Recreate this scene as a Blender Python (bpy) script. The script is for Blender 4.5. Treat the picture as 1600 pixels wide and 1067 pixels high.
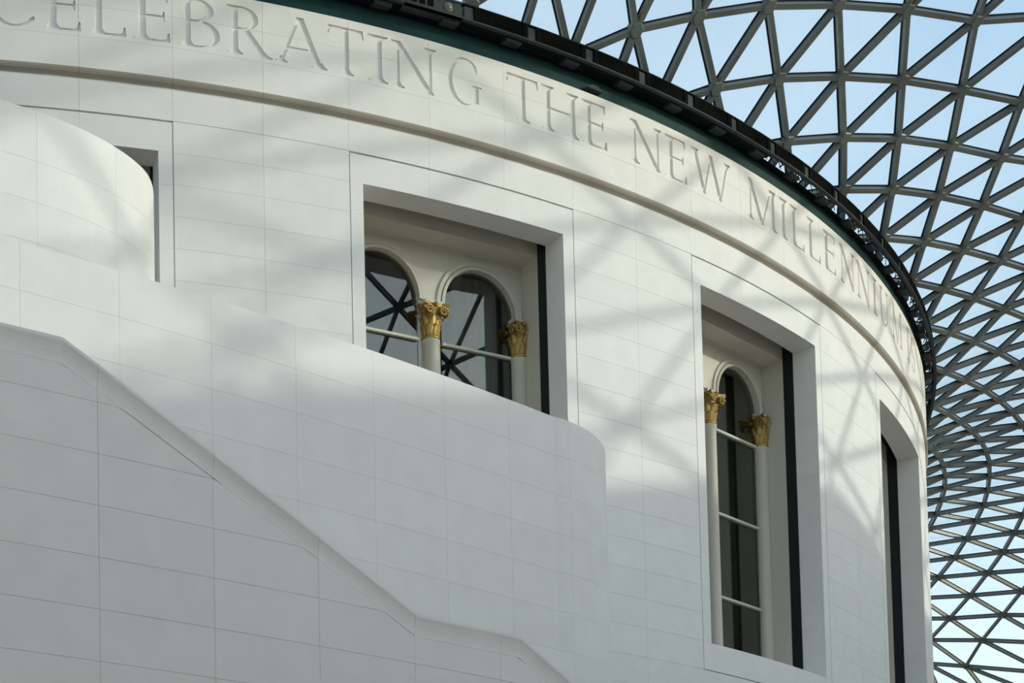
import bpy, bmesh, math, random
import numpy as np
from mathutils import Vector, Matrix
random.seed(7)
sc = bpy.context.scene
for o in list(bpy.data.objects): bpy.data.objects.remove(o)
C = sc.collection

# ---------------------------------------------------------------- camera (shift lens, verticals nearly upright)
W_PX, H_PX = 1600.0, 1067.0
F_PX, CX, CY = 2826.93, 465.06, 1607.79
cam = bpy.data.cameras.new('camera'); cam_o = bpy.data.objects.new('camera', cam); C.objects.link(cam_o)
cam.sensor_fit = 'HORIZONTAL'; cam.sensor_width = 36.0; cam.lens = F_PX*36.0/W_PX
cam.shift_x = (W_PX/2-CX)/W_PX; cam.shift_y = (CY-H_PX/2)/W_PX
cam.clip_start = .1; cam.clip_end = 2000
RT = Vector((0.986919, -0.160224, -0.017889)); UP = Vector((0.008405, -0.059672, 0.998183)); FW = Vector((0.161001, 0.985275, 0.057545))
CAM = Vector((0, -47.35, 0))
cam_o.matrix_world = Matrix(((RT.x, UP.x, -FW.x, CAM.x), (RT.y, UP.y, -FW.y, CAM.y), (RT.z, UP.z, -FW.z, CAM.z), (0, 0, 0, 1)))
sc.camera = cam_o
def to_px(p):
    v = Vector(p)-CAM; d = v.dot(FW)
    if d <= .1: return None
    return (CX+F_PX*v.dot(RT)/d, CY-F_PX*v.dot(UP)/d)

# ---------------------------------------------------------------- sky, sun, exposure
SUN_AZ, SUN_EL = math.radians(72), math.radians(14.0)      # azimuth from -Y towards +X
SDIR = Vector((math.sin(SUN_AZ)*math.cos(SUN_EL), -math.cos(SUN_AZ)*math.cos(SUN_EL), math.sin(SUN_EL)))
wd = bpy.data.worlds.new('sky'); sc.world = wd; wd.use_nodes = True
nt = wd.node_tree; nt.nodes.clear()
sky = nt.nodes.new('ShaderNodeTexSky'); sky.sky_type = 'NISHITA'; sky.sun_disc = False
sky.sun_elevation = SUN_EL; sky.sun_rotation = math.pi-SUN_AZ
sky.altitude = 50; sky.air_density = 1.0; sky.dust_density = 1.0; sky.ozone_density = 1.0
tc = nt.nodes.new('ShaderNodeTexCoord'); nz = nt.nodes.new('ShaderNodeTexNoise'); nz.inputs['Scale'].default_value = 2.3; nz.inputs['Detail'].default_value = 5
rp = nt.nodes.new('ShaderNodeValToRGB'); rp.color_ramp.elements[0].position = .42; rp.color_ramp.elements[1].position = .75
rp.color_ramp.elements[0].color = (.12, .12, .12, 1); rp.color_ramp.elements[1].color = (.50, .50, .50, 1)
mx = nt.nodes.new('ShaderNodeMix'); mx.data_type = 'RGBA'; mx.inputs['B'].default_value = (4.3, 4.1, 3.75, 1)
bg = nt.nodes.new('ShaderNodeBackground'); bg.inputs['Strength'].default_value = .30
wo = nt.nodes.new('ShaderNodeOutputWorld')
nt.links.new(tc.outputs['Generated'], nz.inputs['Vector']); nt.links.new(nz.outputs['Fac'], rp.inputs['Fac'])
nt.links.new(rp.outputs['Color'], mx.inputs['Factor']); nt.links.new(sky.outputs['Color'], mx.inputs['A'])
nt.links.new(mx.outputs['Result'], bg.inputs['Color']); nt.links.new(bg.outputs['Background'], wo.inputs['Surface'])
sun = bpy.data.lights.new('sun', 'SUN'); sun_o = bpy.data.objects.new('sun', sun); C.objects.link(sun_o)
sun.energy = 1.5; sun.angle = math.radians(.75); sun.color = (1.0, .91, .80)
sun_o.rotation_euler = SDIR.to_track_quat('Z', 'Y').to_euler(); sun_o.location = SDIR*150
vs = sc.view_settings; vs.view_transform = 'Standard'; vs.look = 'None'; vs.exposure = .43; vs.gamma = 1.0; vs.use_curve_mapping = False

# ---------------------------------------------------------------- materials
def new_mat(name):
    m = bpy.data.materials.new(name); m.use_nodes = True
    n = m.node_tree.nodes; return m, n, m.node_tree.links, n['Principled BSDF']
def stone(name, col, var=.035, scale=3.0, rough=.62, bump=.02):
    m, n, l, b = new_mat(name)
    g = n.new('ShaderNodeTexCoord'); t = n.new('ShaderNodeTexNoise'); t.inputs['Scale'].default_value = scale; t.inputs['Detail'].default_value = 6
    oi = n.new('ShaderNodeObjectInfo'); ad = n.new('ShaderNodeMath'); ad.operation = 'MULTIPLY_ADD'
    l.new(g.outputs['Object'], t.inputs['Vector'])
    r = n.new('ShaderNodeMapRange'); r.inputs['From Min'].default_value = .3; r.inputs['From Max'].default_value = .7
    r.inputs['To Min'].default_value = 1-var; r.inputs['To Max'].default_value = 1+var*.4
    l.new(t.outputs['Fac'], r.inputs['Value'])
    l.new(oi.outputs['Random'], ad.inputs[0]); ad.inputs[1].default_value = var*.8; l.new(r.outputs['Result'], ad.inputs[2])
    mxx = n.new('ShaderNodeMix'); mxx.data_type = 'RGBA'; mxx.blend_type = 'MULTIPLY'; mxx.inputs['Factor'].default_value = 1
    mxx.inputs['A'].default_value = (*col, 1); l.new(ad.outputs[0], mxx.inputs['B']); l.new(mxx.outputs['Result'], b.inputs['Base Color'])
    b.inputs['Roughness'].default_value = rough; b.inputs['Specular IOR Level'].default_value = .3
    t2 = n.new('ShaderNodeTexNoise'); t2.inputs['Scale'].default_value = 40; l.new(g.outputs['Object'], t2.inputs['Vector'])
    bp = n.new('ShaderNodeBump'); bp.inputs['Strength'].default_value = bump; bp.inputs['Distance'].default_value = .01
    l.new(t2.outputs['Fac'], bp.inputs['Height']); l.new(bp.outputs['Normal'], b.inputs['Normal'])
    return m
def plain(name, col, rough=.5, metal=0.0, noise=.08, nscale=8.0, spec=.3):
    m, n, l, b = new_mat(name)
    t = n.new('ShaderNodeTexNoise'); t.inputs['Scale'].default_value = nscale; g = n.new('ShaderNodeTexCoord'); l.new(g.outputs['Object'], t.inputs['Vector'])
    mxx = n.new('ShaderNodeMix'); mxx.data_type = 'RGBA'; l.new(t.outputs['Fac'], mxx.inputs['Factor'])
    mxx.inputs['A'].default_value = (*[c*(1-noise) for c in col], 1); mxx.inputs['B'].default_value = (*[min(1, c*(1+noise)) for c in col], 1)
    l.new(mxx.outputs['Result'], b.inputs['Base Color']); b.inputs['Roughness'].default_value = rough; b.inputs['Metallic'].default_value = metal
    b.inputs['Specular IOR Level'].default_value = spec
    return m
M = {}
M['stone'] = stone('pale_limestone', (.87, .833, .803))
M['core'] = stone('joint_mortar', (.62, .60, .57))
M['floor'] = stone('floor_limestone', (.68, .58, .48), scale=1.0)
M['facade'] = stone('portland_facade', (.64, .575, .49), scale=.6)
M['cream'] = plain('cream_paint', (.66, .615, .53), .45, noise=.04)
M['gap'] = plain('painted_gap_shade', (.012, .018, .02), .5)  # near-black colour stands for the shade inside the open slot
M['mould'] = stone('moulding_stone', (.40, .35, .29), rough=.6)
M['teal'] = plain('teal_painted_steel', (.012, .046, .048), .45, spec=.12)
M['gutter'] = plain('dark_gutter_steel', (.010, .013, .014), .5, spec=.1)
M['greysteel'] = plain('grey_painted_steel', (.045, .055, .06), .55, spec=.15)
M['louvre'] = plain('black_louvre', (.003, .004, .004), .8, spec=.05)
M['beam'] = plain('grey_roof_steel', (.135, .15, .152), .36, noise=.05, nscale=2)
M['lens'] = plain('lamp_lens_glass', (.16, .17, .16), .15)
M['curtain'] = plain('olive_curtain', (.22, .205, .165), .8)
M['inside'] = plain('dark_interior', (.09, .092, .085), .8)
m, n, l, b = new_mat('gilded'); M['gold'] = m
t = n.new('ShaderNodeTexNoise'); t.inputs['Scale'].default_value = 26; t.inputs['Detail'].default_value = 4
r = n.new('ShaderNodeValToRGB'); r.color_ramp.elements[0].color = (.16, .085, .02, 1); r.color_ramp.elements[1].color = (.74, .50, .17, 1)  # dark gold end paints shade into the carved crevices
r.color_ramp.elements[0].position = .3; r.color_ramp.elements[1].position = .62
l.new(t.outputs['Fac'], r.inputs['Fac']); l.new(r.outputs['Color'], b.inputs['Base Color']); b.inputs['Metallic'].default_value = .75; b.inputs['Roughness'].default_value = .36
gb = n.new('ShaderNodeBump'); gb.inputs['Strength'].default_value = .45; gb.inputs['Distance'].default_value = .012; l.new(t.outputs['Fac'], gb.inputs['Height']); l.new(gb.outputs['Normal'], b.inputs['Normal'])
def glass(name, tint, ior, rough, frit):
    m = bpy.data.materials.new(name); m.use_nodes = True; n = m.node_tree.nodes; l = m.node_tree.links; n.clear()
    out = n.new('ShaderNodeOutputMaterial'); tr = n.new('ShaderNodeBsdfTransparent'); tr.inputs['Color'].default_value = (*tint, 1)
    gl = n.new('ShaderNodeBsdfGlossy'); gl.inputs['Roughness'].default_value = rough; gl.inputs['Color'].default_value = (.95, .98, 1, 1)
    lw = n.new('ShaderNodeLayerWeight'); lw.inputs['Blend'].default_value = .5
    pw = n.new('ShaderNodeMath'); pw.operation = 'POWER'; pw.inputs[1].default_value = 4.0; l.new(lw.outputs['Facing'], pw.inputs[0])
    fr = n.new('ShaderNodeMath'); fr.operation = 'MULTIPLY_ADD'; fr.inputs[1].default_value = .55; fr.inputs[2].default_value = ior; l.new(pw.outputs[0], fr.inputs[0])
    mix = n.new('ShaderNodeMixShader'); l.new(fr.outputs[0], mix.inputs['Fac']); l.new(tr.outputs[0], mix.inputs[1]); l.new(gl.outputs[0], mix.inputs[2])
    if frit:
        tl = n.new('ShaderNodeBsdfTranslucent'); tl.inputs['Color'].default_value = (.92, .96, 1, 1)
        m2 = n.new('ShaderNodeMixShader'); m2.inputs['Fac'].default_value = frit
        l.new(mix.outputs[0], m2.inputs[1]); l.new(tl.outputs[0], m2.inputs[2]); l.new(m2.outputs[0], out.inputs['Surface'])
    else: l.new(mix.outputs[0], out.inputs['Surface'])
    return m
M['pane'] = glass('fritted_roof_glass', (.912, .962, .948), .03, .02, .05)
M['winglass'] = glass('window_glass', (.70, .70, .64), .08, .01, 0)

# ---------------------------------------------------------------- helpers
def link(name, me, mat=None, parent=None):
    o = bpy.data.objects.new(name, me); C.objects.link(o)
    if mat and me is not None and not me.materials: me.materials.append(M[mat])
    if parent: o.parent = parent
    return o
def tag(o, label, cat=None, group=None, kind=None):
    o['label'] = label
    if cat: o['category'] = cat
    if group: o['group'] = group
    if kind: o['kind'] = kind
    return o
def empty(name, loc=(0, 0, 0)):
    o = bpy.data.objects.new(name, None); o.location = loc; o.empty_display_size = .3; C.objects.link(o); return o
def mesh(name, v, f, smooth=False):
    me = bpy.data.meshes.new(name); me.from_pydata([tuple(p) for p in v], [], f); me.update()
    if smooth: me.polygons.foreach_set('use_smooth', [True]*len(me.polygons))
    return me
class MB:
    def __init__(s): s.v = []; s.f = []
    def box(s, x0, x1, y0, y1, z0, z1):
        b = len(s.v); s.v += [(x, y, z) for z in (z0, z1) for y in (y0, y1) for x in (x0, x1)]
        s.f += [tuple(b+i for i in q) for q in ((0, 2, 3, 1), (4, 5, 7, 6), (0, 1, 5, 4), (2, 6, 7, 3), (0, 4, 6, 2), (1, 3, 7, 5))]; return s
    def prism(s, poly, y0, y1):            # poly in (x,z), extruded along y
        b = len(s.v); k = len(poly); s.v += [(x, y0, z) for x, z in poly]+[(x, y1, z) for x, z in poly]
        s.f.append(tuple(b+i for i in range(k))); s.f.append(tuple(b+k+i for i in reversed(range(k))))
        for i in range(k): j = (i+1) % k; s.f.append((b+j, b+i, b+k+i, b+k+j))
        return s
    def lathe(s, prof, cx=0, cy=0, n=20, a0=0, a1=2*math.pi):   # prof (r,z)
        b = len(s.v); full = abs(a1-a0-2*math.pi) < 1e-6; m = n if full else n+1
        for i in range(m):
            a = a0+(a1-a0)*i/n
            for r, z in prof: s.v.append((cx+r*math.cos(a), cy+r*math.sin(a), z))
        k = len(prof)
        for i in range(n):
            i2 = (i+1) % m
            for j in range(k-1): s.f.append((b+i*k+j, b+i2*k+j, b+i2*k+j+1, b+i*k+j+1))
        return s
    def me(s, name, smooth=False): return mesh(name, s.v, s.f, smooth)
def pol(r, th, z): return (r*math.sin(th), -r*math.cos(th), z)
def ring_sector(mb, prof, t0, t1, n, closed=True):
    """sweep a closed (r,z) profile around the drum axis from angle t0 to t1"""
    b = len(mb.v); k = len(prof); full = abs(t1-t0-2*math.pi) < 1e-6; m = n if full else n+1
    for i in range(m):
        t = t0+(t1-t0)*i/n
        for r, z in prof: mb.v.append(pol(r, t, z))
    for i in range(n):
        i2 = (i+1) % m
        for j in range(k): j2 = (j+1) % k; mb.f.append((b+i*k+j, b+i2*k+j, b+i2*k+j2, b+i*k+j2))
    if not full: mb.f.append(tuple(b+j for j in reversed(range(k)))); mb.f.append(tuple(b+(m-1)*k+j for j in range(k)))
    return mb
def rect(r0, r1, z0, z1): return [(r0, z0), (r0, z1), (r1, z1), (r1, z0)]

# ---------------------------------------------------------------- drum dimensions
R = 23.0; RB = 23.045                     # wall face, inscription band face
P = math.radians(360/110); TH0 = math.radians(12.6916); ECC = .163
Z_FRAME, Z_BASE, Z_OPEN, Z_SILL, Z_MOULD, Z_LINE, Z_MID, Z_TOP = 14.175, 7.325, 13.725, 7.78, 14.766, 15.215, 15.66, 16.11
FLOOR = -4.85; GAP = .0016; COURSE = .456
def TK(k): return TH0+k*P
WIN = [-5, 0, 5, 10]                       # first panel column of each window surround
K0, K1 = -6, 16

drum = tag(empty('wall_drum', (0, 0, FLOOR)), 'round white limestone drum with carved inscription band under the glass roof', 'wall', kind='structure')
def dlink(name, me, mat='stone', parent=None):
    o = link(name, me, mat, parent or drum)
    if (parent or drum) is drum: o.location = (0, 0, -FLOOR)
    return o
def panel(t0, t1, z0, z1, name='stone_panel', r1=R, thick=.05, n=4):
    g = GAP/r1
    mb = ring_sector(MB(), rect(r1-thick, r1, z0+GAP, z1-GAP), t0+g, t1-g, n)
    return dlink(name, mb.me(name))
# solid core behind the panels
mb = MB()
ring_sector(mb, rect(R-.42, R-.03, Z_FRAME, Z_TOP-.02), 0, 2*math.pi, 180)
open_r = [(TK(k+ECC), TK(k+3-ECC)) for k in WIN]
cuts = [TK(WIN[0]+ECC)-math.radians(0)]
segs = []; prev = TK(WIN[-1]+3-ECC)-2*math.pi
for a, b_ in open_r: segs.append((prev, a)); prev = b_
for a, b_ in segs: ring_sector(mb, rect(R-.42, R-.03, FLOOR, Z_FRAME), a+.002, b_-.002, max(4, int((b_-a)/P*4)))
for a, b_ in open_r: ring_sector(mb, rect(R-.42, R-.03, FLOOR, Z_BASE), a, b_, 12)
core = dlink('wall_core', mb.me('wall_core'), 'core')
# ashlar skin all round where the photograph shows no joints
mb = MB()
ring_sector(mb, rect(R-.035, R-.001, FLOOR, Z_MOULD), TK(K1), TK(K0)+2*math.pi, 130)
ring_sector(mb, rect(R-.035, RB, Z_MOULD, Z_TOP), TK(K1), TK(K0)+2*math.pi, 130)
ring_sector(mb, rect(R-.035, R-.001, FLOOR, Z_BASE-3*COURSE), TK(K0), TK(K1), 88)
dlink('plain_wall', mb.me('plain_wall'))
# courses
zc = [Z_FRAME-i*COURSE for i in range(0, 30) if Z_FRAME-i*COURSE > Z_BASE-.2]
pier = [k for k in range(K0, K1) if not any(w <= k < w+3 for w in WIN)]
ztops = [Z_FRAME]
while ztops[-1] > Z_BASE+.01: ztops.append(max(Z_BASE, ztops[-1]-COURSE) if ztops[-1]-COURSE > Z_BASE+.15 else Z_BASE)
for k in range(K0, K1):
    panel(TK(k), TK(k+1), Z_FRAME+.004, Z_MOULD-.14)
    for i in range(3): panel(TK(k), TK(k+1), Z_BASE-(i+1)*COURSE, Z_BASE-i*COURSE-(.004 if k not in pier else 0))
    if k in pier:
        for a, b_ in zip(ztops[1:], ztops[:-1]): panel(TK(k), TK(k+1), a, b_)
# window surrounds: jamb blocks, lintel blocks, sill blocks (deep stones forming the reveal)
for w in WIN:
    zz = [Z_BASE, Z_SILL]
    while zz[-1] < Z_OPEN-.05: zz.append(min(Z_OPEN, zz[-1]+COURSE*2) if zz[-1]+COURSE*2 < Z_OPEN-.3 else Z_OPEN)
    for a, b_ in zip(zz[1:-1], zz[2:]):
        for t0, t1 in ((TK(w)+.0006, TK(w+ECC)), (TK(w+3-ECC), TK(w+3)-.0006)):
            mb = ring_sector(MB(), rect(R-.43, R, a+GAP*.6, b_-GAP*.6), t0, t1, 2); dlink('surround_block', mb.me('surround_block'))
    for i in range(3):
        t0, t1 = TK(w+i), TK(w+i+1)
        g = GAP*.6/R
        mb = ring_sector(MB(), rect(R-.43, R, Z_OPEN, Z_FRAME-.022), t0+(g if i else .0006), t1-(g if i < 2 else .0006), 5); dlink('surround_block', mb.me('surround_block'))
        mb = ring_sector(MB(), [(R-1.0, Z_BASE+.012), (R-1.0, Z_SILL+.40), (R-.43, Z_SILL+.05), (R, Z_SILL), (R, Z_BASE+.012)], t0+(g if i else .0006), t1-(g if i < 2 else .0006), 5); dlink('surround_block', mb.me('surround_block'))
# cornice moulding under the inscription band
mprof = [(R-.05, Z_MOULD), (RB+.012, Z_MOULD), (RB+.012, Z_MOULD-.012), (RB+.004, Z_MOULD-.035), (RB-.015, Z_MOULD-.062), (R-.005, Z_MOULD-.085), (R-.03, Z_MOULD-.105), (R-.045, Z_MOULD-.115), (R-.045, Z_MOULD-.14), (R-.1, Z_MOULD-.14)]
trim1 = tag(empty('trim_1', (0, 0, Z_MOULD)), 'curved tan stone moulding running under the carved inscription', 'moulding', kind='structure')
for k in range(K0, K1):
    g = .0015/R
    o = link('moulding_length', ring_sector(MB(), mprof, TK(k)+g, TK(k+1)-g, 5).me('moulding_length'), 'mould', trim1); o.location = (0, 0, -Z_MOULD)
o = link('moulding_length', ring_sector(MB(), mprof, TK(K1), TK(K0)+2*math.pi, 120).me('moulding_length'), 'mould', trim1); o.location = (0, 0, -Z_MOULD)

# ---------------------------------------------------------------- carved inscription
def serif(x0, w, top=False, s=.095):
    q = [(x0-s, 0), (x0+w+s, 0), (x0+w+s, .032), (x0+w+.05, .045), (x0+w+.012, .10), (x0+w, .13), (x0, .13), (x0-.012, .10), (x0-.05, .045), (x0-s, .032)]
    return [(x, 1-y) for x, y in q][::-1] if top else q
def bar(x0, x1, y0, y1): return [(x0, y0), (x1, y0), (x1, y1), (x0, y1)]
def diag(xa, ya, xb, yb, w): return [(xa-w/2, ya), (xb-w/2, yb), (xb+w/2, yb), (xa+w/2, ya)] if ya > yb else [(xb-w/2, yb), (xa-w/2, ya), (xa+w/2, ya), (xb+w/2, yb)]
def bowl(cx, cy, rx, ry, irx, iry, a0, a1, icx=None, n=14):
    icx = cx if icx is None else icx
    o = [(cx+rx*math.cos(math.radians(a0+(a1-a0)*i/n)), cy+ry*math.sin(math.radians(a0+(a1-a0)*i/n))) for i in range(n+1)]
    q = [(icx+irx*math.cos(math.radians(a0+(a1-a0)*i/n)), cy+iry*math.sin(math.radians(a0+(a1-a0)*i/n))) for i in range(n+1)]
    return o+q[::-1]
TW, TN = .125, .048
def glyph(c):
    st = lambda x, w=TW: [bar(x, x+w, 0, 1), serif(x, w), serif(x, w, True)]
    if c == 'I': return .30, st(.0875)
    if c == 'L': return .62, st(.0875)+[bar(.2, .58, .0, .042), [(.58, 0), (.62, 0), (.605, .19), (.58, .19), (.55, .07), (.48, .035)]]
    if c == 'E': return .62, st(.0875)+[bar(.2, .56, 0, .042), [(.56, 0), (.61, 0), (.60, .19), (.575, .19), (.54, .07), (.48, .035)], bar(.2, .55, .958, 1),
                  [(.48, .965), (.52, .94), (.545, .81), (.57, .81), (.575, 1), (.54, 1)], bar(.2, .5, .5, .54), [(.47, .54), (.50, .62), (.52, .62), (.52, .42), (.50, .42), (.47, .50)]]
    if c == 'T': return .78, [bar(.33, .33+TW, 0, 1), serif(.33, TW), bar(.03, .75, .958, 1), [(.0, .81), (.025, .81), (.06, .93), (.14, .965), (.05, 1), (.02, 1)], [(.78, .81), (.755, .81), (.72, .93), (.64, .965), (.73, 1), (.76, 1)]]
    if c == 'H': return .94, st(.0875)+st(.94-.0875-TW)+[bar(.15, .8, .485, .53)]
    if c == 'N': return .92, [bar(.12, .12+TN, 0, .98), serif(.12, TN), serif(.06, .06, True, .06), diag(.12, 1, .815, 0, .15), bar(.79, .79+TN, 0, 1), serif(.79, TN, True)]
    if c == 'M': return 1.12, [bar(.12, .12+TN, 0, .98), serif(.12, TN), diag(.14, 1, .56, .0, .14), diag(.92, 1, .56, .0, .055), bar(.92, .92+TW, 0, 1), serif(.92, TW), serif(.90, TW+.02, True, .05)]
    if c == 'W': return 1.36, [diag(.13, 1, .42, 0, .13), diag(.68, 1, .42, 0, .055), diag(.66, 1, .98, 0, .13), diag(1.25, 1, .98, 0, .055), serif(.08, .1, True, .08), serif(1.225, .05, True, .08)]
    if c == 'A': return .96, [diag(.45, 1, .12, 0, .055), diag(.46, 1, .81, 0, .14), bar(.22, .7, .32, .36), serif(.095, .05, False, .09), serif(.75, .12, False, .09)]
    if c == 'R': return .90, st(.0875)+[bowl(.3, .76, .32, .24, .20, .20, -90, 90), bar(.2, .31, .958, 1), bar(.2, .36, .52, .56), diag(.36, .54, .74, .03, .14), [(.66, .0), (.9, .0), (.9, .025), (.82, .05), (.74, .13), (.66, .1)]]
    if c == 'B': return .76, st(.0875)+[bowl(.34, .77, .29, .23, .175, .19, -90, 90), bar(.2, .35, .958, 1), bar(.2, .36, .52, .56), bowl(.38, .28, .36, .28, .24, .238, -90, 90), bar(.2, .39, 0, .042)]
    if c == 'D': return .92, st(.0875)+[bowl(.36, .5, .54, .5, .41, .458, -90, 90), bar(.2, .37, .958, 1), bar(.2, .37, 0, .042)]
    if c == 'C': return .88, [bowl(.5, .5, .5, .52, .38, .478, 48, 312, .52, 22), [(.83, .89), (.86, .72), (.84, .72), (.78, .82), (.74, .86)], [(.83, .11), (.80, .13), (.76, .15), (.86, .22), (.87, .14)]]
    if c == 'G': return .95, [bowl(.5, .5, .5, .52, .38, .478, 50, 318, .52, 22), [(.82, .90), (.85, .72), (.83, .72), (.77, .82), (.73, .87)], bar(.78, .78+.1, .08, .45), [(.70, .43), (.97, .43), (.97, .46), (.70, .46)]]
    if c == 'U': return .86, [bar(.1, .1+TW, .3, 1), serif(.1, TW, True), bar(.72, .72+TN, .3, 1), serif(.72, TN, True), bowl(.434, .31, .334, .33, .25, .27, 180, 360, .475)]
    if c == 'S': return .58, [bowl(.29, .74, .26, .27, .17, .225, 30, 230), bowl(.29, .265, .28, .28, .18, .23, -150, 62), diag(.10, .66, .49, .36, .16)]
LETTERS = [('C', -.30, 1.40), ('E', 1.68, 2.98), ('L', 3.25, 4.53), ('E', 4.76, 6.10), ('B', 6.38, 7.90), ('R', 8.13, 9.80), ('A', 9.87, 11.87), ('T', 11.89, 13.32), ('I', 13.50, 14.26), ('N', 14.42, 16.26), ('G', 16.75, 18.22),
 ('T', 19.37, 20.86), ('H', 21.02, 22.82), ('E', 23.01, 24.30), ('N', 25.53, 27.30), ('E', 27.52, 28.84), ('W', 29.09, 31.69), ('M', 32.81, 35.09), ('I', 35.30, 35.99), ('L', 36.26, 37.46), ('L', 37.73, 38.99), ('E', 39.26, 40.58),
 ('N', 40.97, 42.72), ('N', 42.95, 44.71), ('I', 45.08, 45.75), ('U', 46.13, 47.60), ('M', 48.27, 50.30), ('I', 51.45, 52.10), ('S', 52.60, 53.75), ('D', 55.9, 57.6), ('E', 57.9, 59.2), ('D', 59.5, 61.2), ('I', 61.5, 62.1)]
LZ0, LZ1 = 15.278, 15.985
def cutter(ch, t0, t1):
    w, polys = glyph(ch); u0, u1 = math.radians(t0)*RB, math.radians(t1)*RB
    sx = (u1-u0)/w; sy = LZ1-LZ0; mb = MB()
    for i, q in enumerate(polys):
        q = [(u0+x*sx, LZ0+min(max(y, -.03), 1.03)*sy) for x, y in q]
        area = sum(q[a][0]*q[(a+1) % len(q)][1]-q[(a+1) % len(q)][0]*q[a][1] for a in range(len(q)))
        if area < 0: q = q[::-1]
        mb.prism(q, -.05-i*.0003, .034+i*.00035)
    me = mb.me('letter_cut'); bm = bmesh.new(); bm.from_mesh(me); bmesh.ops.recalc_face_normals(bm, faces=bm.faces); bm.to_mesh(me); bm.free()
    return u0, u1, me
cutters = [cutter(*a) for a in LETTERS]
dg = None
for k in range(K0, K1):
    u0, u1 = TK(k)*RB+GAP, TK(k+1)*RB-GAP
    for z0, z1 in ((Z_MOULD, Z_LINE), (Z_LINE, Z_MID), (Z_MID, Z_TOP)):
        hit = [c for c in cutters if c[1] > u0-.02 and c[0] < u1+.02] if z0 > Z_MOULD+.1 else []
        me = MB().box(u0, u1, 0, .09, z0+GAP*.8, z1-GAP*.8).me('band_panel')
        if hit:
            vsum, fsum = [], []
            for _, _, cm in hit:
                b0 = len(vsum); vsum += [v.co[:] for v in cm.vertices]; fsum += [tuple(b0+i for i in p.vertices) for p in cm.polygons]
            co = bpy.data.objects.new('cut', mesh('cut', vsum, fsum)); C.objects.link(co)
            po = bpy.data.objects.new('slab', me); C.objects.link(po)
            md = po.modifiers.new('cut', 'BOOLEAN'); md.operation = 'DIFFERENCE'; md.solver = 'EXACT'; md.use_self = True; md.object = co
            dg = bpy.context.evaluated_depsgraph_get(); dg.update()
            me2 = bpy.data.meshes.new_from_object(po.evaluated_get(dg)); bpy.data.objects.remove(po); bpy.data.objects.remove(co); me = me2
        bm = bmesh.new(); bm.from_mesh(me)
        for i in range(1, 5):
            bmesh.ops.bisect_plane(bm, geom=bm.verts[:]+bm.edges[:]+bm.faces[:], plane_co=(u0+(u1-u0)*i/5, 0, 0), plane_no=(1, 0, 0))
        for v in bm.verts: v.co = pol(RB-v.co.y, v.co.x/RB, v.co.z)
        me = bpy.data.meshes.new('band_panel'); bm.to_mesh(me); bm.free()
        dlink('band_panel', me)

# ---------------------------------------------------------------- gutter, frieze and louvres on top of the drum
trim2 = tag(empty('trim_2', (0, 0, Z_TOP)), 'dark teal steel frieze and black louvre ring crowning the drum', 'cornice', kind='structure')
def tlink(name, mb, mat, parent=None):
    o = link(name, mb.me(name), mat, parent or trim2)
    if not parent: o.location = (0, 0, -Z_TOP)
    return o
tlink('frieze', ring_sector(MB(), rect(R-.3, R-.01, Z_TOP, 16.40), 0, 2*math.pi, 200), 'teal')
tlink('frieze_bead', ring_sector(MB(), rect(R-.1, R+.03, 16.395, 16.425), 0, 2*math.pi, 200), 'gutter')
tlink('gutter', ring_sector(MB(), [(R-.3, 16.425), (R-.3, 16.47), (R+.05, 16.47), (R+.075, 16.45), (R+.05, 16.425)], 0, 2*math.pi, 200), 'gutter')
tlink('gutter_soffit', ring_sector(MB(), rect(R+.08, R+.22, 16.43, 16.46), TK(K0)-.5, math.radians(34.0), 60), 'gutter')
tlink('louvre_rail', ring_sector(MB(), rect(R+.235, R+.30, 16.41, 16.432), 0, 2*math.pi, 260), 'greysteel')
tlink('louvre_top_rail', ring_sector(MB(), rect(R+.215, R+.285, 16.655, 16.672), 0, 2*math.pi, 260), 'gutter')
LP = math.radians(360/130); LT = math.radians(17.42)
mb = MB()
ring_sector(mb, rect(R+.215, R+.24, 16.432, 16.655), LT+.0035, LT+LP-.0035, 4)
for s in (LT+.0035, LT+LP-.0075): ring_sector(mb, rect(R+.22, R+.285, 16.432, 16.66), s, s+.004, 1)
nf = 20
for i in range(nf):
    t = LT+.008+(LP-.016)*(i+.5)/nf; ring_sector(mb, rect(R+.225, R+.277, 16.436, 16.652), t-.0006, t+.0006, 1)
lm = mb.me('louvre_box'); lm.materials.append(M['louvre'])
mb = ring_sector(MB(), rect(R+.19, R+.262, 16.43, 16.64), LT+LP-.0035, LT+LP+.0035, 1); pm = mb.me('louvre_post'); pm.materials.append(M['greysteel'])
mb = ring_sector(MB(), [(R+.02, 16.40), (R+.02, 16.43), (R+.19, 16.43), (R+.21, 16.415), (R+.21, 16.385), (R+.18, 16.37), (R+.08, 16.375)], LT-.006, LT+.006, 4); bm_ = mb.me('bracket'); bm_.materials.append(M['greysteel'])
for i in range(-7, 18):
    if i >= 0:
        o = link('louvre_box', lm, None, trim2); o.rotation_euler.z = i*LP; o.location = (0, 0, -Z_TOP)
    if i >= -1:
        o = link('louvre_post', pm, None, trim2); o.rotation_euler.z = i*LP; o.location = (0, 0, -Z_TOP)
    o = link('bracket', bm_, None, trim2); o.rotation_euler.z = i*LP-.012; o.location = (0, 0, -Z_TOP)
mb = ring_sector(MB(), rect(R+.20, R+.27, 16.44, 16.65), LT+18*LP, LT+2*math.pi-12*LP, 200); tlink('louvre_band', mb, 'louvre')
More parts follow.
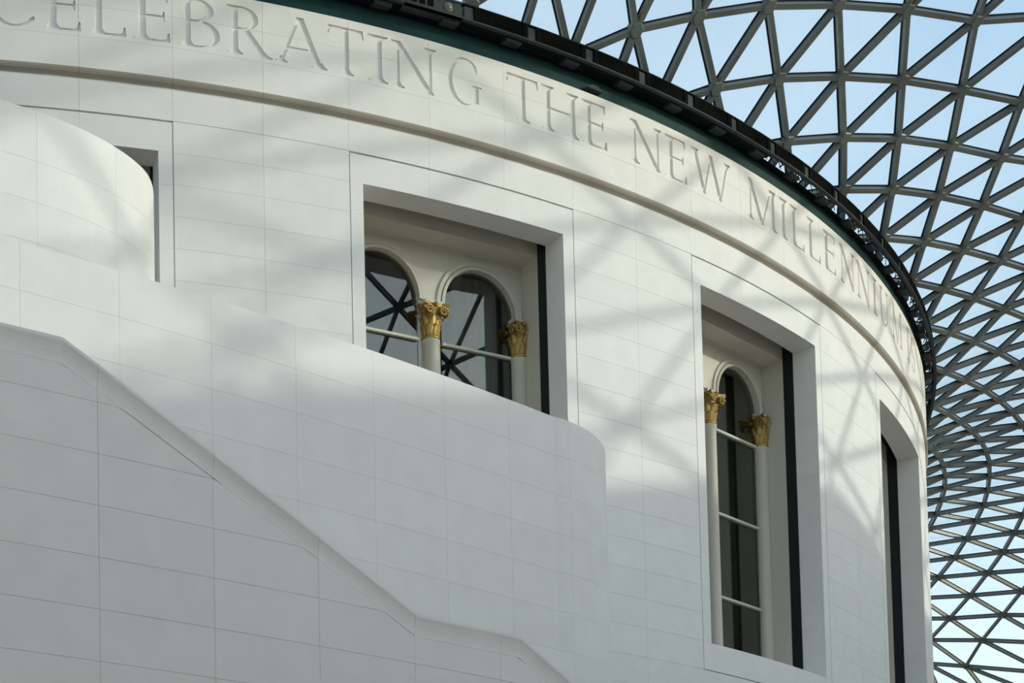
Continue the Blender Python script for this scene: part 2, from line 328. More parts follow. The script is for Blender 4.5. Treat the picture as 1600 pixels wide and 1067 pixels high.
# open truss of thin rods seen through the slot on the right
def rod(mb, a, b, r, n=6):
    a, b = Vector(a), Vector(b); d = (b-a).normalized(); u = d.orthogonal().normalized(); v = d.cross(u); b0 = len(mb.v)
    for p in (a, b):
        for i in range(n): mb.v.append(tuple(p+u*r*math.cos(2*math.pi*i/n)+v*r*math.sin(2*math.pi*i/n)))
    for i in range(n): j = (i+1) % n; mb.f.append((b0+i, b0+j, b0+n+j, b0+n+i))
    mb.f.append(tuple(b0+i for i in reversed(range(n)))); mb.f.append(tuple(b0+n+i for i in range(n))); return mb
mb = MB()
t = math.radians(33.5); i = 0
while t < math.radians(62):
    dt = math.radians(.55); za, zb_ = (16.44, 16.60) if i % 2 else (16.60, 16.44)
    rod(mb, pol(R+.12, t, za), pol(R+.2, t+dt, zb_), .012); rod(mb, pol(R+.2, t, 16.52), pol(R+.11, t+dt*1.3, 16.44), .008)
    t += dt; i += 1
tlink('lattice_rods', mb, 'greysteel')
tag(tlink('drum_roof', MB().lathe([(0, 18.5), (8, 18.0), (15, 17.0), (20, 16.3), (22.3, 16.1), (22.3, 15.9), (0, 15.9)], n=72), 'greysteel'), 'shallow grey metal roof over the drum')

# floodlight unit clipped to the gallery left of the louvres
fl = tag(empty('floodlight', pol(R+.25, math.radians(15.9), 16.42)), 'grey metal floodlight box with round lens left of the louvres', 'light')
fl.rotation_euler.z = math.radians(15.9)
mb = MB().box(-.46, .46, -.04, .14, .0, .22).box(-.48, .48, -.055, .15, .205, .235).box(-.48, .48, -.055, .15, -.01, .012)
link('housing', mb.me('housing'), 'greysteel', fl)
for x in (-.34, -.20, -.06):
    link('vent_slot', MB().box(x-.045, x+.045, -.052, -.035, .05, .17).me('vent_slot'), 'louvre', fl)
o = link('lens', MB().lathe([(0, .03), (.05, .028), (.065, .0), (.075, .0), (.075, -.02)], n=20).me('lens', True), 'lens', fl); o.rotation_euler.x = math.pi/2; o.location = (.24, -.045, .11)
tg = link('lamp_bracket', MB().prism([(-.16, 0), (.16, 0), (.05, .07), (-.05, .07)], -.10, .0).me('lamp_bracket'), 'greysteel')
tg.location = pol(R-.005, math.radians(23.6), 16.17); tg.rotation_euler.z = math.radians(23.6); tag(tg, 'small grey wedge bracket on the teal frieze above the inscription', 'bracket')

# ---------------------------------------------------------------- windows
# gilded capital, shared meshes
def leaf_mesh(h, w, out):
    v, f = [], []; n = 5
    for i in range(n+1):
        t = i/n; wd_ = w*(.75+.5*math.sin(t*math.pi*.8))*(1 if t < .8 else (1-t)/.2*.8+.2)
        y = -out*(t**3)*1.0-.012*math.sin(t*math.pi); z = h*(t if t < .85 else .85+(t-.85)*-.3)
        for s, dy in ((-1, .012), (0, -.012), (1, .012)): v.append((s*wd_/2, y+dy, z))
    m = len(v); v += [(x, y+.02, z) for x, y, z in v]
    for i in range(n):
        for j in range(2):
            a = i*3+j; f.append((a, a+1, a+4, a+3)); f.append((m+a, m+a+3, m+a+4, m+a+1))
    for i in range(n): f.append((i*3, i*3+3, m+i*3+3, m+i*3)); f.append((i*3+2, m+i*3+2, m+i*3+5, i*3+5))
    me = mesh('acanthus_leaf', v, f, True); me.materials.append(M['gold']); return me
leaf_lo, leaf_hi = leaf_mesh(.20, .11, .055), leaf_mesh(.35, .10, .105)
vb = MB()
for s in range(18):
    a = s/18*math.pi*3.2; r = .075*(1-s/22)
    if s: rod(vb, pr, (r*math.cos(a), 0, r*math.sin(a)), .022*(1-s/30)+.004)
    pr = (r*math.cos(a), 0, r*math.sin(a))
volute = vb.me('volute', True); volute.materials.append(M['gold'])
bell = MB().lathe([(.0, .0), (.14, .0), (.15, .02), (.14, .045), (.115, .06), (.115, .2), (.13, .38), (.17, .48), (.0, .48)], n=20).me('bell', True); bell.materials.append(M['gold'])
ab = MB()
ab.prism([(-.22, -.22), (-.12, -.16), (0, -.145), (.12, -.16), (.22, -.22), (.16, -.12), (.145, 0), (.16, .12), (.22, .22), (.12, .16), (0, .145), (-.12, .16), (-.22, .22), (-.16, .12), (-.145, 0), (-.16, -.12)], .495, .55)
ab.v = [(x, z, y) for x, y, z in ab.v]
for a in range(4): ab.lathe([(0, .56), (.03, .55), (.05, .52), (.03, .49), (0, .48)], .17*math.cos(a*math.pi/2), .17*math.sin(a*math.pi/2), 8)
abacus = ab.me('abacus'); abacus.materials.append(M['gold'])
def capital(parent, x, y, z):
    cp = link('capital', bell, None, parent); cp.location = (x, y, z)
    link('abacus', abacus, None, cp)
    for i in range(8):
        a = i*math.pi/4
        o = link('acanthus_leaf', leaf_lo, None, cp); o.location = (.125*math.sin(a), -.125*math.cos(a), .05); o.rotation_euler.z = a
        a += math.pi/8
        o = link('acanthus_leaf', leaf_hi, None, cp); o.location = (.12*math.sin(a), -.12*math.cos(a), .06); o.rotation_euler.z = a
    for i in range(4):
        for s in (-1, 1):
            a = math.pi/4+i*math.pi/2
            o = link('volute', volute, None, cp); o.location = (.235*math.sin(a+s*.22), -.235*math.cos(a+s*.22), .41); o.rotation_euler.z = a+s*.9
    return cp
AC, AR, ZSP = .88, .66, 12.76           # arch centre, radius, springing height
D_FR, D_WIN, D_GL = .69, 1.12, 1.19     # depths behind the stone face
def arch_pts(n=20, r=AR): return [(r*math.cos(math.pi*i/n), r*math.sin(math.pi*i/n)) for i in range(n+1)]
BARS = [12.15, 10.66, 9.18]; Z_GB = 8.22
def build_window(num, w, label, detailed):
    th = TK(w+1.5)
    wr = tag(empty('window_%d' % num, pol(R, th, Z_SILL)), label, 'window', kind='structure'); wr.rotation_euler.z = th
    def part(name, mb, mat, parent=None, smooth=False):
        me = mb if isinstance(mb, bpy.types.Mesh) else mb.me(name, smooth)
        o = link(name, me, mat, parent or wr)
        if not parent: o.location = (0, 0, -Z_SILL)
        return o
    part('gap_shade_lining', MB().box(1.70, 2.1, .50, D_FR-.005, 7.7, 14.1).box(-2.1, -1.70, .50, D_FR-.005, 7.7, 14.1).box(-2.1, 2.1, .50, D_FR, 14.05, 14.3), 'gap')  # dark linings added to paint shade into the slot behind the reveal
    part('jamb', MB().box(1.68, 1.95, D_FR, D_GL+.1, 7.7, 14.1), 'cream'); part('jamb', MB().box(-1.95, -1.68, D_FR, D_GL+.1, 7.7, 14.1), 'cream')
    lin = part('lintel', MB().box(-1.68, 1.68, D_FR, D_GL+.1, 13.655, 14.1), 'cream')
    part('lintel_bead', MB().box(-1.68, 1.68, D_WIN-.05, D_WIN, 13.62, 13.655), 'cream')
    # tympanum with two arched openings
    ap = arch_pts(); mb = MB(); zt = 13.66
    for c in (-AC, AC):
        for (x0, y0), (x1, y1) in zip(ap[:-1], ap[1:]):
            mb.prism([(c+x1, ZSP+y1), (c+x0, ZSP+y0), (c+x0, zt), (c+x1, zt)], D_WIN, D_GL+.06)
    for x0, x1 in ((-1.68, -AC-AR), (-AC+AR, AC-AR), (AC+AR, 1.68)): mb.box(x0, x1, D_WIN, D_GL+.06, ZSP-.06, zt)
    part('tympanum', mb, 'cream')
    for c in (-AC, AC):
        for ri, ro, yf in ((AR-.005, AR+.045, D_WIN-.045), (AR+.06, AR+.125, D_WIN-.03)):
            a, b_ = arch_pts(24, ri), arch_pts(24, ro); mb = MB()
            for i in range(24): mb.prism([(c+a[i][0], ZSP+a[i][1]), (c+b_[i][0], ZSP+b_[i][1]), (c+b_[i+1][0], ZSP+b_[i+1][1]), (c+a[i+1][0], ZSP+a[i+1][1])], yf, D_GL)
            part('archivolt', mb, 'cream')
    for x in (-1.62, 0, 1.62):
        col = part('colonnette', MB().lathe([(.17, 7.9), (.17, 8.0), (.135, 8.05), (.13, 8.2), (.125, 12.1), (.14, 12.12), (.14, 12.15), (0, 12.15)], x, D_WIN+.03, 20), 'cream', smooth=True)
        part('mullion' if x == 0 else 'pilaster', MB().box(x-.2, x+.2, D_WIN+.08, D_GL+.06, 7.7, ZSP) if x == 0 else MB().box(x-.07, x+.06, D_WIN+.02, D_GL+.06, 7.7, ZSP), 'cream')
        if detailed: capital(wr, x, D_WIN+.03, 12.15-Z_SILL)
        part('impost', MB().box(x-.16, x+.16, D_WIN-.08, D_GL, 12.70, ZSP), 'cream')
    for c in (-AC, AC):
        for z in BARS: part('glazing_bar', MB().box(c-AR, c+AR, D_GL-.05, D_GL+.02, z-.02, z+.02), 'cream')
        zz = [Z_GB]+BARS[::-1]
        for z0, z1 in zip(zz[:-1], zz[1:]): part('pane', MB().box(c-AR, c+AR, D_GL, D_GL+.008, z0+.01, z1-.01), 'winglass')
        poly = [(c-AR, BARS[0]+.01), (c+AR, BARS[0]+.01)]+[(c+x, ZSP+y) for x, y in arch_pts(20)]
        part('pane', MB().prism(poly, D_GL, D_GL+.008), 'winglass')
    part('inner_sill', MB().box(-1.68, 1.68, D_WIN-.02, D_GL+.1, 7.7, Z_GB), 'cream')
    # room behind the glass
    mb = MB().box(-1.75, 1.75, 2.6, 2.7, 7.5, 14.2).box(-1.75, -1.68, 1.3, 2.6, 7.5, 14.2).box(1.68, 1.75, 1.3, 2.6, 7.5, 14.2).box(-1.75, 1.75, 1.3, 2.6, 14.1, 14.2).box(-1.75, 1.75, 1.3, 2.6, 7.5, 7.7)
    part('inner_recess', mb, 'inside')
    for cx in (-1.2, 1.2):
        v, f = [], []; n = 26
        for i in range(n+1):
            x = cx-.42+.84*i/n; y = 1.75+.07*math.sin(i*1.35)+.03*math.sin(i*2.9)
            v += [(x, y, 7.75), (x, y, 14.0)]
        f = [(2*i, 2*i+2, 2*i+3, 2*i+1) for i in range(n)]
        m_ = len(v); v += [(x, y+.015, z) for x, y, z in v]; f += [(m_+a, m_+d, m_+c, m_+b__) for a, b__, c, d in f[:n]]
        part('curtain', mesh('curtain', v, f, True), 'curtain')
    return wr
build_window(1, -5, 'tall arched window at far left, mostly hidden behind the bright curved wall', False)
build_window(2, 0, 'twin arched window with two gilded capitals showing, cut off by the sloping gallery parapet', True)
build_window(3, 5, 'tall arched window with gilded capitals, seen whole down to its sill', True)
build_window(4, 10, 'narrow dark slit of a window nearest the right edge of the drum', False)

# ---------------------------------------------------------------- gallery and stair walls in front of the drum
class Path:
    def __init__(s, pts):
        s.p = [Vector((x, y)) for x, y in pts]; s.s = [0.0]
        for a, b_ in zip(s.p[:-1], s.p[1:]): s.s.append(s.s[-1]+(b_-a).length)
        s.nrm = []
        for i in range(len(s.p)):
            d = (s.p[min(i+1, len(s.p)-1)]-s.p[max(i-1, 0)]).normalized(); s.nrm.append(Vector((d.y, -d.x)))
    def at(s, u):
        u = min(max(u, 0), s.s[-1]); i = 0
        lo, hi = 0, len(s.s)-1
        while hi-lo > 1:
            m_ = (lo+hi)//2
            if s.s[m_] <= u: lo = m_
            else: hi = m_
        t = (u-s.s[lo])/max(1e-9, s.s[hi]-s.s[lo])
        return s.p[lo].lerp(s.p[hi], t), s.nrm[lo].lerp(s.nrm[hi], t).normalized()
    def near(s, x, y):
        return min(zip(s.s, s.p), key=lambda q: (q[1]-Vector((x, y))).length)[0]
def smooth_pts(pts, sub=8):
    out = []; n = len(pts)
    for i in range(n-1):
        p0, p1, p2, p3 = [Vector(pts[min(max(j, 0), n-1)]) for j in (i-1, i, i+1, i+2)]
        for k in range(sub):
            t = k/sub; out.append(tuple(.5*((2*p1)+(-p0+p2)*t+(2*p0-5*p1+4*p2-p3)*t*t+(-p0+3*p1-3*p2+p3)*t**3)))
    out.append(pts[-1]); return out
GC = Vector((-20.75, 16.754)); GR = 50.744
def arc(r, a0, a1, n): return [(GC.x+r*math.sin(math.radians(a0+(a1-a0)*i/n)), GC.y-r*math.cos(math.radians(a0+(a1-a0)*i/n))) for i in range(n+1)]
def path_slab(path, u0, u1, zf0, zf1, thick, n, off=0.0):
    mb = MB()
    for i in range(n+1):
        u = u0+(u1-u0)*i/n; p, nr = path.at(u); a = p+nr*off; b_ = p+nr*(off-thick); z0, z1 = zf0(u), zf1(u)
        mb.v += [(a.x, a.y, z0), (a.x, a.y, z1), (b_.x, b_.y, z1), (b_.x, b_.y, z0)]
    for i in range(n):
        for j in range(4): k = (j+1) % 4; mb.f.append((4*i+j, 4*i+k, 4*i+4+k, 4*i+4+j))
    mb.f.append((3, 2, 1, 0)); mb.f.append((4*n, 4*n+1, 4*n+2, 4*n+3)); return mb
def const(z): return lambda u: z
def clad_wall(name, label, path, ztop, course, step, s_ref, s_from, s_to, zlow, first=None):
    root = tag(empty(name, (path.p[0].x, path.p[0].y, FLOOR)), label, 'wall', kind='structure')
    def add(nm, mb, mat='stone'):
        o = link(nm, mb.me(nm), mat, root); o.location = (-path.p[0].x, -path.p[0].y, -FLOOR); return o
    L = path.s[-1]
    add('wall_core', path_slab(path, 0, L, const(FLOOR), const(ztop-.01), .25, 160, -.04), 'core')
    add('plain_wall', path_slab(path, 0, L, const(FLOOR), const(zlow), .05, 160))
    js = [s_ref+i*step for i in range(-40, 60) if s_from-step < s_ref+i*step < s_to]+[min(s_to, L)]
    if js[0] > 0: add('plain_wall', path_slab(path, 0, js[0], const(zlow), const(ztop), .05, 60))
    zt = ztop; h = first or course
    while zt > zlow+.02:
        zb = max(zlow, zt-h)
        for a, b_ in zip(js[:-1], js[1:]):
            if b_-a > .05: add('stone_panel', path_slab(path, a+GAP*.7, b_-GAP*.7, const(zb+GAP*.7), const(zt-GAP*.7), .05, 8))
        zt = zb; h = course
    add('wall_cap', path_slab(path, 0, L, const(ztop-.02), const(ztop-.002), .30, 160, -.02))
    return root
mid_pts = arc(GR, 5, 33.2, 90)+smooth_pts([(7.08, -25.72), (7.45, -25.45), (7.80, -25.06), (8.03, -24.6), (8.13, -24.0), (8.1, -23.2), (8.0, -21.8)])[0:]
mid = Path(mid_pts)
clad_wall('wall_gallery', 'white stone gallery parapet with rounded end in front of the windows', mid, 9.0, .5, 1.135, mid.near(.12, -29.5), mid.near(-2.5, -30.6), mid.s[-1], 5.0)
up_r = (Vector((.06, -26.48))-GC).length
up_pts = arc(up_r, 2, 24.9, 70)+smooth_pts([(-.25, -26.62), (.06, -26.48), (.51, -26.28), (.82, -26.11), (1.14, -25.90), (1.47, -25.62), (1.73, -25.33), (1.92, -25.02), (2.02, -24.62), (2.03, -24.1), (1.9, -22.9)])[8:]
upw = Path(up_pts)
clad_wall('wall_upper', 'bright white curved wall end at upper left, rounded and tallest', upw, 12.2, .5, 1.19, upw.near(1.47, -25.62), upw.near(-2.2, -27.4), upw.s[-1], 8.9, .62)
# stair wall: outer parapet stepping down with the flights
SR = GR+2.4
st = Path(arc(SR, 8, 48, 160)); d2s = lambda a: math.radians(a-8)*SR
prof = [(d2s(8), 6.9), (d2s(23.63), 6.91), (d2s(27.81), 5.07), (d2s(29.33), 5.07), (d2s(33.51), 3.23), (d2s(35.0), 3.23), (d2s(39.2), 1.4), (d2s(40.7), 1.4), (d2s(46), -.9), (d2s(48.1), -.9)]
def stz(u):
    for (a, za), (b_, zb) in zip(prof[:-1], prof[1:]):
        if a <= u <= b_: return za+(zb-za)*(u-a)/(b_-a)
    return prof[-1][1]
sw = tag(empty('wall_stair', (st.p[0].x, st.p[0].y, FLOOR)), 'shaded stone stair parapet stepping down in flights at lower left', 'wall', kind='structure')
def slink(nm, mb, mat='stone'):
    o = link(nm, mb.me(nm), mat, sw); o.location = (-st.p[0].x, -st.p[0].y, -FLOOR); return o
slink('wall_core', path_slab(st, 0, st.s[-1], const(FLOOR), lambda u: stz(u)-.05, .20, 320, -.03), 'core')
cuts = sorted({d2s(24.0)+i*1.17 for i in range(-5, 9)}); cuts = [c for c in cuts if d2s(19) <= c <= d2s(36)]
cuts = [d2s(8)]+cuts+[d2s(48)]
COP = .22
def cove_slab(path, u0, u1, n):
    k = 7; mb = MB(); g = .0008
    us = sorted({u0+(u1-u0)*i/n for i in range(n+1)} | {a+d for a, _ in prof for d in (0,) if u0+.01 < a < u1-.01}); n = len(us)-1
    for u in us:
        p, nr = path.at(u); z = stz(u)
        q = [(.032*(j/(k-2))**2.2, z-COP+g+(COP-.03-g)*j/(k-2)) for j in range(k-1)]+[(.032, z)]+[(-.25, z), (-.25, z-COP+g)]
        for o_, zz_ in q: a = p+nr*o_; mb.v.append((a.x, a.y, zz_))
    m_ = k+2
    for i in range(n):
        for j in range(m_): j2 = (j+1) % m_; mb.f.append((m_*i+j, m_*i+j2, m_*i+m_+j2, m_*i+m_+j))
    mb.f.append(tuple(range(m_))[::-1]); mb.f.append(tuple(m_*n+j for j in range(m_)))
    return mb
for a, b_ in zip(cuts[:-1], cuts[1:]):
    if b_-a < .02: continue
    n = 8 if b_-a < 3 else 60
    slink('coping_stone', cove_slab(st, a+.0012, b_-.0012, n))
jn = [d2s(24.0)+i*1.17 for i in range(-4, 9)]
zrow = [6.42-.46*i for i in range(-1, 8)]
for a, b_ in zip(jn[:-1], jn[1:]):
    for i, (zt, zb) in enumerate(zip(zrow[:-1], zrow[1:])):
        lim = lambda u: stz(u)-COP-.0008
        if max(lim(a), lim(b_)) < zb+.02: continue
        slink('stone_panel', path_slab(st, a+.0016, b_-.0016, lambda u, zb=zb: min(zb+.0016, max(lim(u)-.01, zb-9)), lambda u, zt=zt, zb=zb: max(min(zt-.0016, lim(u)), min(zb+.004, lim(u))), .05, 10))
    slink('plain_wall', path_slab(st, a, b_, const(FLOOR), lambda u: min(zrow[-1], stz(u)-COP), .05, 10))
slink('plain_wall', path_slab(st, 0, jn[0], const(FLOOR), lambda u: stz(u)-COP, .05, 60))
slink('plain_wall', path_slab(st, jn[-1], st.s[-1], const(FLOOR), lambda u: stz(u)-COP, .05, 120))
# the flights themselves behind the parapet
stp = Path(arc(GR+1.2, 8, 46, 100)); steps = MB(); u = 0.0
flight = link('stair_flight', path_slab(stp, 0, stp.s[-1], const(FLOOR), lambda u: stz(u*SR/(GR+1.2))-1.05, 2.2, 240, 1.1).me('stair_flight'), 'stone', sw)
flight.location = (-st.p[0].x, -st.p[0].y, -FLOOR)

# ---------------------------------------------------------------- the court: floor and surrounding ranges
bX, cY, dY = 36.625*1.05, 46.025*1.05, 51.125*1.05
fl_ = link('floor', MB().box(-bX-.5, bX+.5, -dY-.5, cY+.5, FLOOR-.3, FLOOR).me('floor'), 'floor'); tag(fl_, 'pale limestone floor of the covered court', 'floor', kind='structure')
EDGE = 14.86
def facade(name, label, axis, pos, a0, a1, top):
    root = tag(empty(name, (0, 0, FLOOR)), label, 'wall', kind='structure')
    mb = MB(); s = 1 if pos > 0 else -1
    def bx(p0, p1, q0, q1, z0, z1):
        p0, p1 = sorted((p0, p1))
        if axis == 'x': mb.box(p0, p1, q0, q1, z0, z1)
        else: mb.box(q0, q1, p0, p1, z0, z1)
    bx(pos, pos+s*9, a0, a1, FLOOR, EDGE-.6)
    bx(pos+s*1.5, pos+s*9, a0, a1, EDGE-.6, top)
    o = link('wall_block', mb.me('wall_block'), 'facade', root); o.location = (0, 0, -FLOOR)
    mb = MB(); bx(pos-s*.45, pos, a0, a1, EDGE-1.6, EDGE-.9); bx(pos-s*.7, pos, a0, a1, EDGE-.9, EDGE-.6); bx(pos-s*.25, pos, a0, a1, 4.2, 4.7)
    o = link('cornice', mb.me('cornice'), 'facade', root); o.location = (0, 0, -FLOOR)
    nb = int((a1-a0)//5.2)
    for i in range(nb):
        q = a0+(a1-a0)*(i+.5)/nb
        for z0, z1 in ((-3.6, 1.6), (6.0, 11.0)):
            mb = MB(); bx(pos-s*.12, pos+s*.02, q-1.25, q-1.0, z0-.2, z1+.2); bx(pos-s*.12, pos+s*.02, q+1.0, q+1.25, z0-.2, z1+.2); bx(pos-s*.16, pos+s*.02, q-1.35, q+1.35, z1+.2, z1+.5); bx(pos-s*.2, pos+s*.02, q-1.35, q+1.35, z0-.4, z0-.2)
            o = link('window_surround', mb.me('window_surround'), 'facade', root); o.location = (0, 0, -FLOOR)
            mb = MB(); bx(pos-s*.03, pos+s*.01, q-1.0, q+1.0, z0-.2, z1+.2); o = link('window_pane', mb.me('window_pane'), 'inside', root); o.location = (0, 0, -FLOOR)
    return root
east = facade('wall_east', 'east stone range closing the court on the right', 'x', bX, -dY, cY, 16.0)
o = link('pavilion_block', MB().prism([(-dY, 15.8), (-22.2, 15.8), (-22.2, 16.05), (-25.8, 17.95), (-dY, 17.95)], -bX-9, -bX-1.5).me('pavilion_block'), 'facade', east)
for v in o.data.vertices: v.co = (-v.co.y, v.co.x, v.co.z)
o.location = (0, 0, -FLOOR)
facade('wall_west', 'west stone range closing the court on the left', 'x', -bX, -dY, cY, 17.0)
facade('wall_north', 'north stone range closing the court behind the drum', 'y', cY, -bX-9, bX+9, 17.0)
facade('wall_south', 'south stone range closing the court behind the viewer', 'y', -dY, -bX-9, bX+9, 17.0)

# ---------------------------------------------------------------- glass roof: triangulated lattice between drum and court walls
RA, NI, NJ, Z0R = 22.245, 72, 24, 16.15
def roof_z(x, y):
    x = np.clip(x, -bX+.01, bX-.01); y = np.clip(y, -dY+.01, cY-.01)
    r = np.hypot(x, y); t = np.arctan2(y, x); b, c, d, a = bX, cY, dY, RA
    psi = (1-x/b)*(1+x/b)*(1-y/c)*(1+y/d)
    eta = psi/((1-a*x/(r*b))*(1+a*x/(r*b))*(1-a*y/(r*c))*(1+a*y/(r*d)))
    z1 = 1.245*eta-1.245
    al = (r/a-1)*psi; C2 = np.cos(2*t); s = np.sin(t); p = .5*(1-C2)+s; m_ = .5*(1-C2)-s
    z2 = al*(.5*((35+10*psi)*.5*(1+C2)+12*p+(7.5+12*psi)*m_-1.6)-5*(1+C2)+10*(.5*p)**2*(1-3*al)+2.5*(.5*m_)**2*(r/a-1)**2)
    den = 0
    for X, Y in ((b-x, c-y), (b-x, d+y), (b+x, c-y), (b+x, d+y)): den = den+np.sqrt(X*X+Y*Y)/(X*Y)
    z3 = .5*(1-a/r)/den*(1.75*(1+C2)+1.5*(1-C2)+.3*s)
    return Z0R+z1+z2+z3
# surveyed nodes (radial i, ring j, plan x, y); the rest of the net is relaxed between drum and walls
SURVEY = [(0,3,10.93,-21.07),(0,4,12.21,-20.93),(0,5,13.55,-20.62),(0,6,14.98,-20.22),(0,7,16.52,-19.61),(1,2,11.64,-20.1),(1,3,12.86,-19.89),(1,4,14.15,-19.55),(1,5,15.51,-19.11),(1,6,16.98,-18.5),(1,7,18.54,-17.72),(2,2,13.44,-18.84),(2,3,14.68,-18.47),(2,4,15.97,-18.02),(2,5,17.35,-17.41),(2,6,18.79,-16.66),(3,2,15.12,-17.53),(3,3,16.34,-17.03),(3,4,17.64,-16.38),(3,5,18.98,-15.63),(3,6,20.39,-14.72),(4,2,16.64,-16.04),(4,3,17.84,-15.39),(4,4,19.12,-14.6),(4,5,20.51,-13.68),(5,2,18.08,-14.46),(5,3,19.18,-13.68),(5,4,20.4,-12.78),(5,5,21.75,-11.72),(6,3,20.26,-11.95),(6,4,21.49,-10.91),(6,5,22.71,-9.82),(6,6,24.0,-8.61),(7,3,21.1,-10.23),(7,4,22.28,-9.1),(7,5,23.45,-7.94),(7,6,24.5,-6.85),(7,7,25.56,-5.69),(7,8,26.51,-4.59),(8,3,21.68,-8.61),(8,4,22.69,-7.53),(8,5,23.71,-6.35),(8,6,24.71,-5.17),(8,7,25.61,-4.09),(8,8,26.39,-3.02),(8,9,27.16,-1.91),(8,10,27.77,-0.85),(8,11,28.46,0.41),(8,12,29.08,1.68),(8,13,29.62,3.08),(8,14,30.25,4.74),(8,15,30.85,6.54),(8,16,31.38,8.55),(9,5,23.63,-5.08),(9,6,24.36,-4.1),(9,7,25.2,-2.87),(9,8,25.9,-1.71),(9,9,26.64,-0.38),(9,10,27.21,0.83),(9,11,27.92,2.39),(9,12,28.52,3.96),(7,14,30.62,2.17),(7,15,31.16,3.53),(7,16,31.73,5.11),(7,17,32.29,7.0),(7,18,32.9,9.14),(7,19,33.47,11.49),(6,19,33.66,7.32),(6,20,34.22,9.42),(6,21,34.82,11.84),(6,22,35.38,14.52)]
PH, DI = math.radians(20.6), math.radians(5)
def ray_rect(t):
    x, y = math.sin(t), -math.cos(t); k = min(bX/max(abs(x), 1e-9), (cY/y if y > 0 else dY/max(-y, 1e-9))); return x*k, y*k
nn = NI*(NJ+1); idx = lambda i, j: (i % NI)*(NJ+1)+j
AT = np.zeros((nn, nn)); BX = np.zeros(nn); BY = np.zeros(nn)
def tie(i, j, x, y, w): k = idx(i, j); AT[k, k] += w; BX[k] += w*x; BY[k] += w*y
for i in range(NI):
    for j in range(NJ+1):
        for di, dj, w in ((0, 1, 1), (-1, 1, 1), (-1, 2, .5)):
            if 0 <= j-dj and j+dj <= NJ:
                ks = np.array([idx(i-di, j-dj), idx(i, j), idx(i+di, j+dj)]); cf = np.array([1., -2., 1.]); AT[np.ix_(ks, ks)] += w*np.outer(cf, cf)
    tie(i, 0, RA*math.sin(PH+DI*i), -RA*math.cos(PH+DI*i), 60)
    x, y = ray_rect(PH+DI*(i+NJ/2)+.03); tie(i, NJ, x, y, 60)
for i, j, x, y in SURVEY: tie(i, j, x, y, 25)
NX, NY = np.linalg.solve(AT, BX), np.linalg.solve(AT, BY); NZ = roof_z(NX, NY)
node = lambda i, j: Vector((NX[idx(i, j)], NY[idx(i, j)], NZ[idx(i, j)]))
def nrm_at(p):
    e = .05; zx = (roof_z(p.x+e, p.y)-roof_z(p.x-e, p.y))/(2*e); zy = (roof_z(p.x, p.y+e)-roof_z(p.x, p.y-e))/(2*e)
    return Vector((-float(zx), -float(zy), 1)).normalized()
edges, tris = [], []
for i in range(NI):
    for j in range(NJ+1):
        if j < NJ: edges.append(((i, j), (i, j+1))); edges.append(((i, j), (i-1, j+1)))
        if j+2 <= NJ: edges.append(((i, j), (i-1, j+2))); tris.append(((i, j), (i, j+1), (i-1, j+2))); tris.append(((i, j), (i-1, j+2), (i-1, j+1)))
    edges += [((i, 0), (i+1, 0)), ((i, NJ), (i+1, NJ))]
    tris.append(((i, 0), (i+1, 0), (i, 1))); tris.append(((i, NJ-1), (i, NJ), (i-1, NJ)))
roof = tag(empty('ceiling', (0, 0, Z0R)), 'curved glass roof of triangular panes in a grey steel lattice', 'roof', kind='structure')
def in_view(p, m_=25):
    q = to_px(p); return q is not None and -m_ < q[0] < 1600+m_ and -m_ < q[1] < 1067+m_
def behind_drum(p):                                    # line of sight blocked by the drum
    v = p-CAM; a = v.x**2+v.y**2; b = CAM.x*v.x+CAM.y*v.y; c = CAM.x**2+CAM.y**2-R*R; D_ = b*b-a*c
    if D_ <= 0: return False
    t = (-b-math.sqrt(D_))/a; return 0 < t < 1 and CAM.z+t*v.z < 16.6
def score(pts):
    c = sum((p for p in pts), Vector())/len(pts)
    if not any(in_view(p) and not behind_drum(p) for p in list(pts)+[c]): return 0
    q = [to_px(p) for p in pts]
    if any(x is None for x in q): return 0
    return max((Vector(q[a])-Vector(q[b_])).length for a in range(len(q)) for b_ in range(a))
BW, BH = .09, .11
ub = MB().box(-.5, .5, -.5, .5, -1, -.12).box(-.5, .5, -.68, .68, -.14, .05).me('beam'); ub.materials.append(M['beam']); ub.materials.append(M['gutter'])
for p in list(ub.polygons)[6:]: p.material_index = 1
def beam_matrix(a, b_):
    na = (nrm_at(a)+nrm_at(b_)).normalized(); d = b_-a; L = d.length; x = d/L; y = na.cross(x).normalized(); z = x.cross(y)
    c = (a+b_)/2-z*.02
    return Matrix(((x.x*L, y.x*BW, z.x*BH, c.x), (x.y*L, y.y*BW, z.y*BH, c.y), (x.z*L, y.z*BW, z.z*BH, c.z-Z0R), (0, 0, 0, 1)))
sco = sorted(((score([node(*a), node(*b_)]), n_) for n_, (a, b_) in enumerate(edges)), reverse=True)
solo = {n_ for s_, n_ in sco[:300] if s_ > 6}
rest = MB(); ubv = [v.co.copy() for v in ub.vertices]; ubf = [tuple(p.vertices) for p in ub.polygons]
for n_, (a, b_) in enumerate(edges):
    mtx = beam_matrix(node(*a), node(*b_))
    if n_ in solo:
        o = link('beam', ub, None, roof); o.matrix_basis = mtx
    else:
        b0 = len(rest.v); rest.v += [tuple(mtx @ v) for v in ubv]; rest.f += [tuple(b0+i for i in f) for f in ubf]
lat = rest.me('beam_lattice'); lat.materials.append(M['beam']); lat.materials.append(M['gutter'])
lat.polygons.foreach_set('material_index', [1 if (q % 12) > 5 else 0 for q in range(len(lat.polygons))])
tag(link('beam_lattice', lat, None, roof), 'remaining steel members of the roof lattice', kind='stuff')
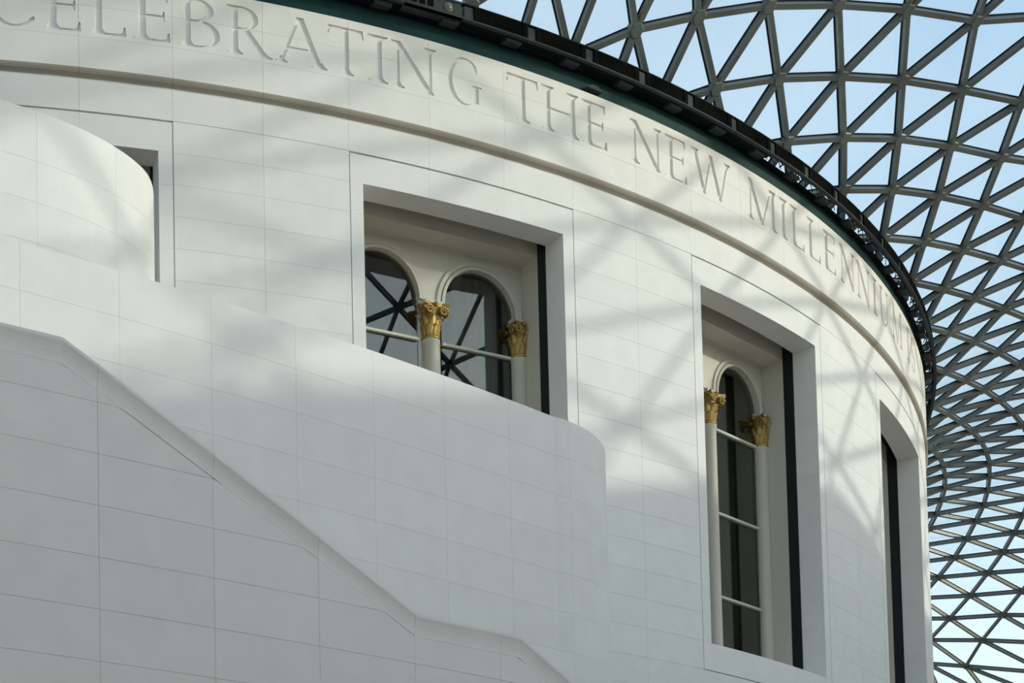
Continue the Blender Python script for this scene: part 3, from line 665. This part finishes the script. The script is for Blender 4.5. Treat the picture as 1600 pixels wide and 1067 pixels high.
def pane_geo(t):
    p = [node(*q) for q in t]; c = sum(p, Vector())/3; nr = (p[1]-p[0]).cross(p[2]-p[0]).normalized()
    if nr.z < 0: nr = -nr; p = [p[0], p[2], p[1]]
    p = [q+(c-q).normalized()*.035 for q in p]
    return [q-Vector((0, 0, Z0R)) for q in p]+[q+nr*.03-Vector((0, 0, Z0R)) for q in p], [(0, 2, 1), (3, 4, 5), (0, 1, 4, 3), (1, 2, 5, 4), (2, 0, 3, 5)]
sco = sorted(((score([node(*q) for q in t]), n_) for n_, t in enumerate(tris)), reverse=True)
solo = {n_ for s_, n_ in sco[:300] if s_ > 6}
rest = MB()
for n_, t in enumerate(tris):
    v, f = pane_geo(t)
    if n_ in solo: link('pane', mesh('pane', v, f), 'pane', roof)
    else: b0 = len(rest.v); rest.v += [tuple(q) for q in v]; rest.f += [tuple(b0+i for i in g) for g in f]
tag(link('pane_field', rest.me('pane_field'), 'pane', roof), 'remaining glass panes of the roof', kind='stuff')
jm = MB().lathe([(0, -.145), (.115, -.145), (.135, -.13), (.135, -.01), (0, -.01)], n=6).me('node_joint'); jm.materials.append(M['beam'])
rest = MB(); jv = [v.co.copy() for v in jm.vertices]; jf = [tuple(p.vertices) for p in jm.polygons]
sco = []
for i in range(NI):
    for j in range(NJ+1):
        p = node(i, j); v = in_view(p) and not behind_drum(p); sco.append(((p-CAM).length if v else 1e6, i, j))
sco.sort(); solo = {(i, j) for s_, i, j in sco[:290] if s_ < 1e5}
for i in range(NI):
    for j in range(NJ+1):
        p = node(i, j); z = nrm_at(p); x = (node(i, j+1 if j < NJ else j-1)-p); x = (x-z*x.dot(z)).normalized(); y = z.cross(x)
        mtx = Matrix(((x.x, y.x, z.x, p.x), (x.y, y.y, z.y, p.y), (x.z, y.z, z.z, p.z-Z0R), (0, 0, 0, 1)))
        if (i, j) in solo: o = link('node_joint', jm, None, roof); o.matrix_basis = mtx
        else: b0 = len(rest.v); rest.v += [tuple(mtx @ v) for v in jv]; rest.f += [tuple(b0+q for q in f) for f in jf]
tag(link('node_field', rest.me('node_field'), 'beam', roof), 'remaining joints of the roof lattice', kind='stuff')
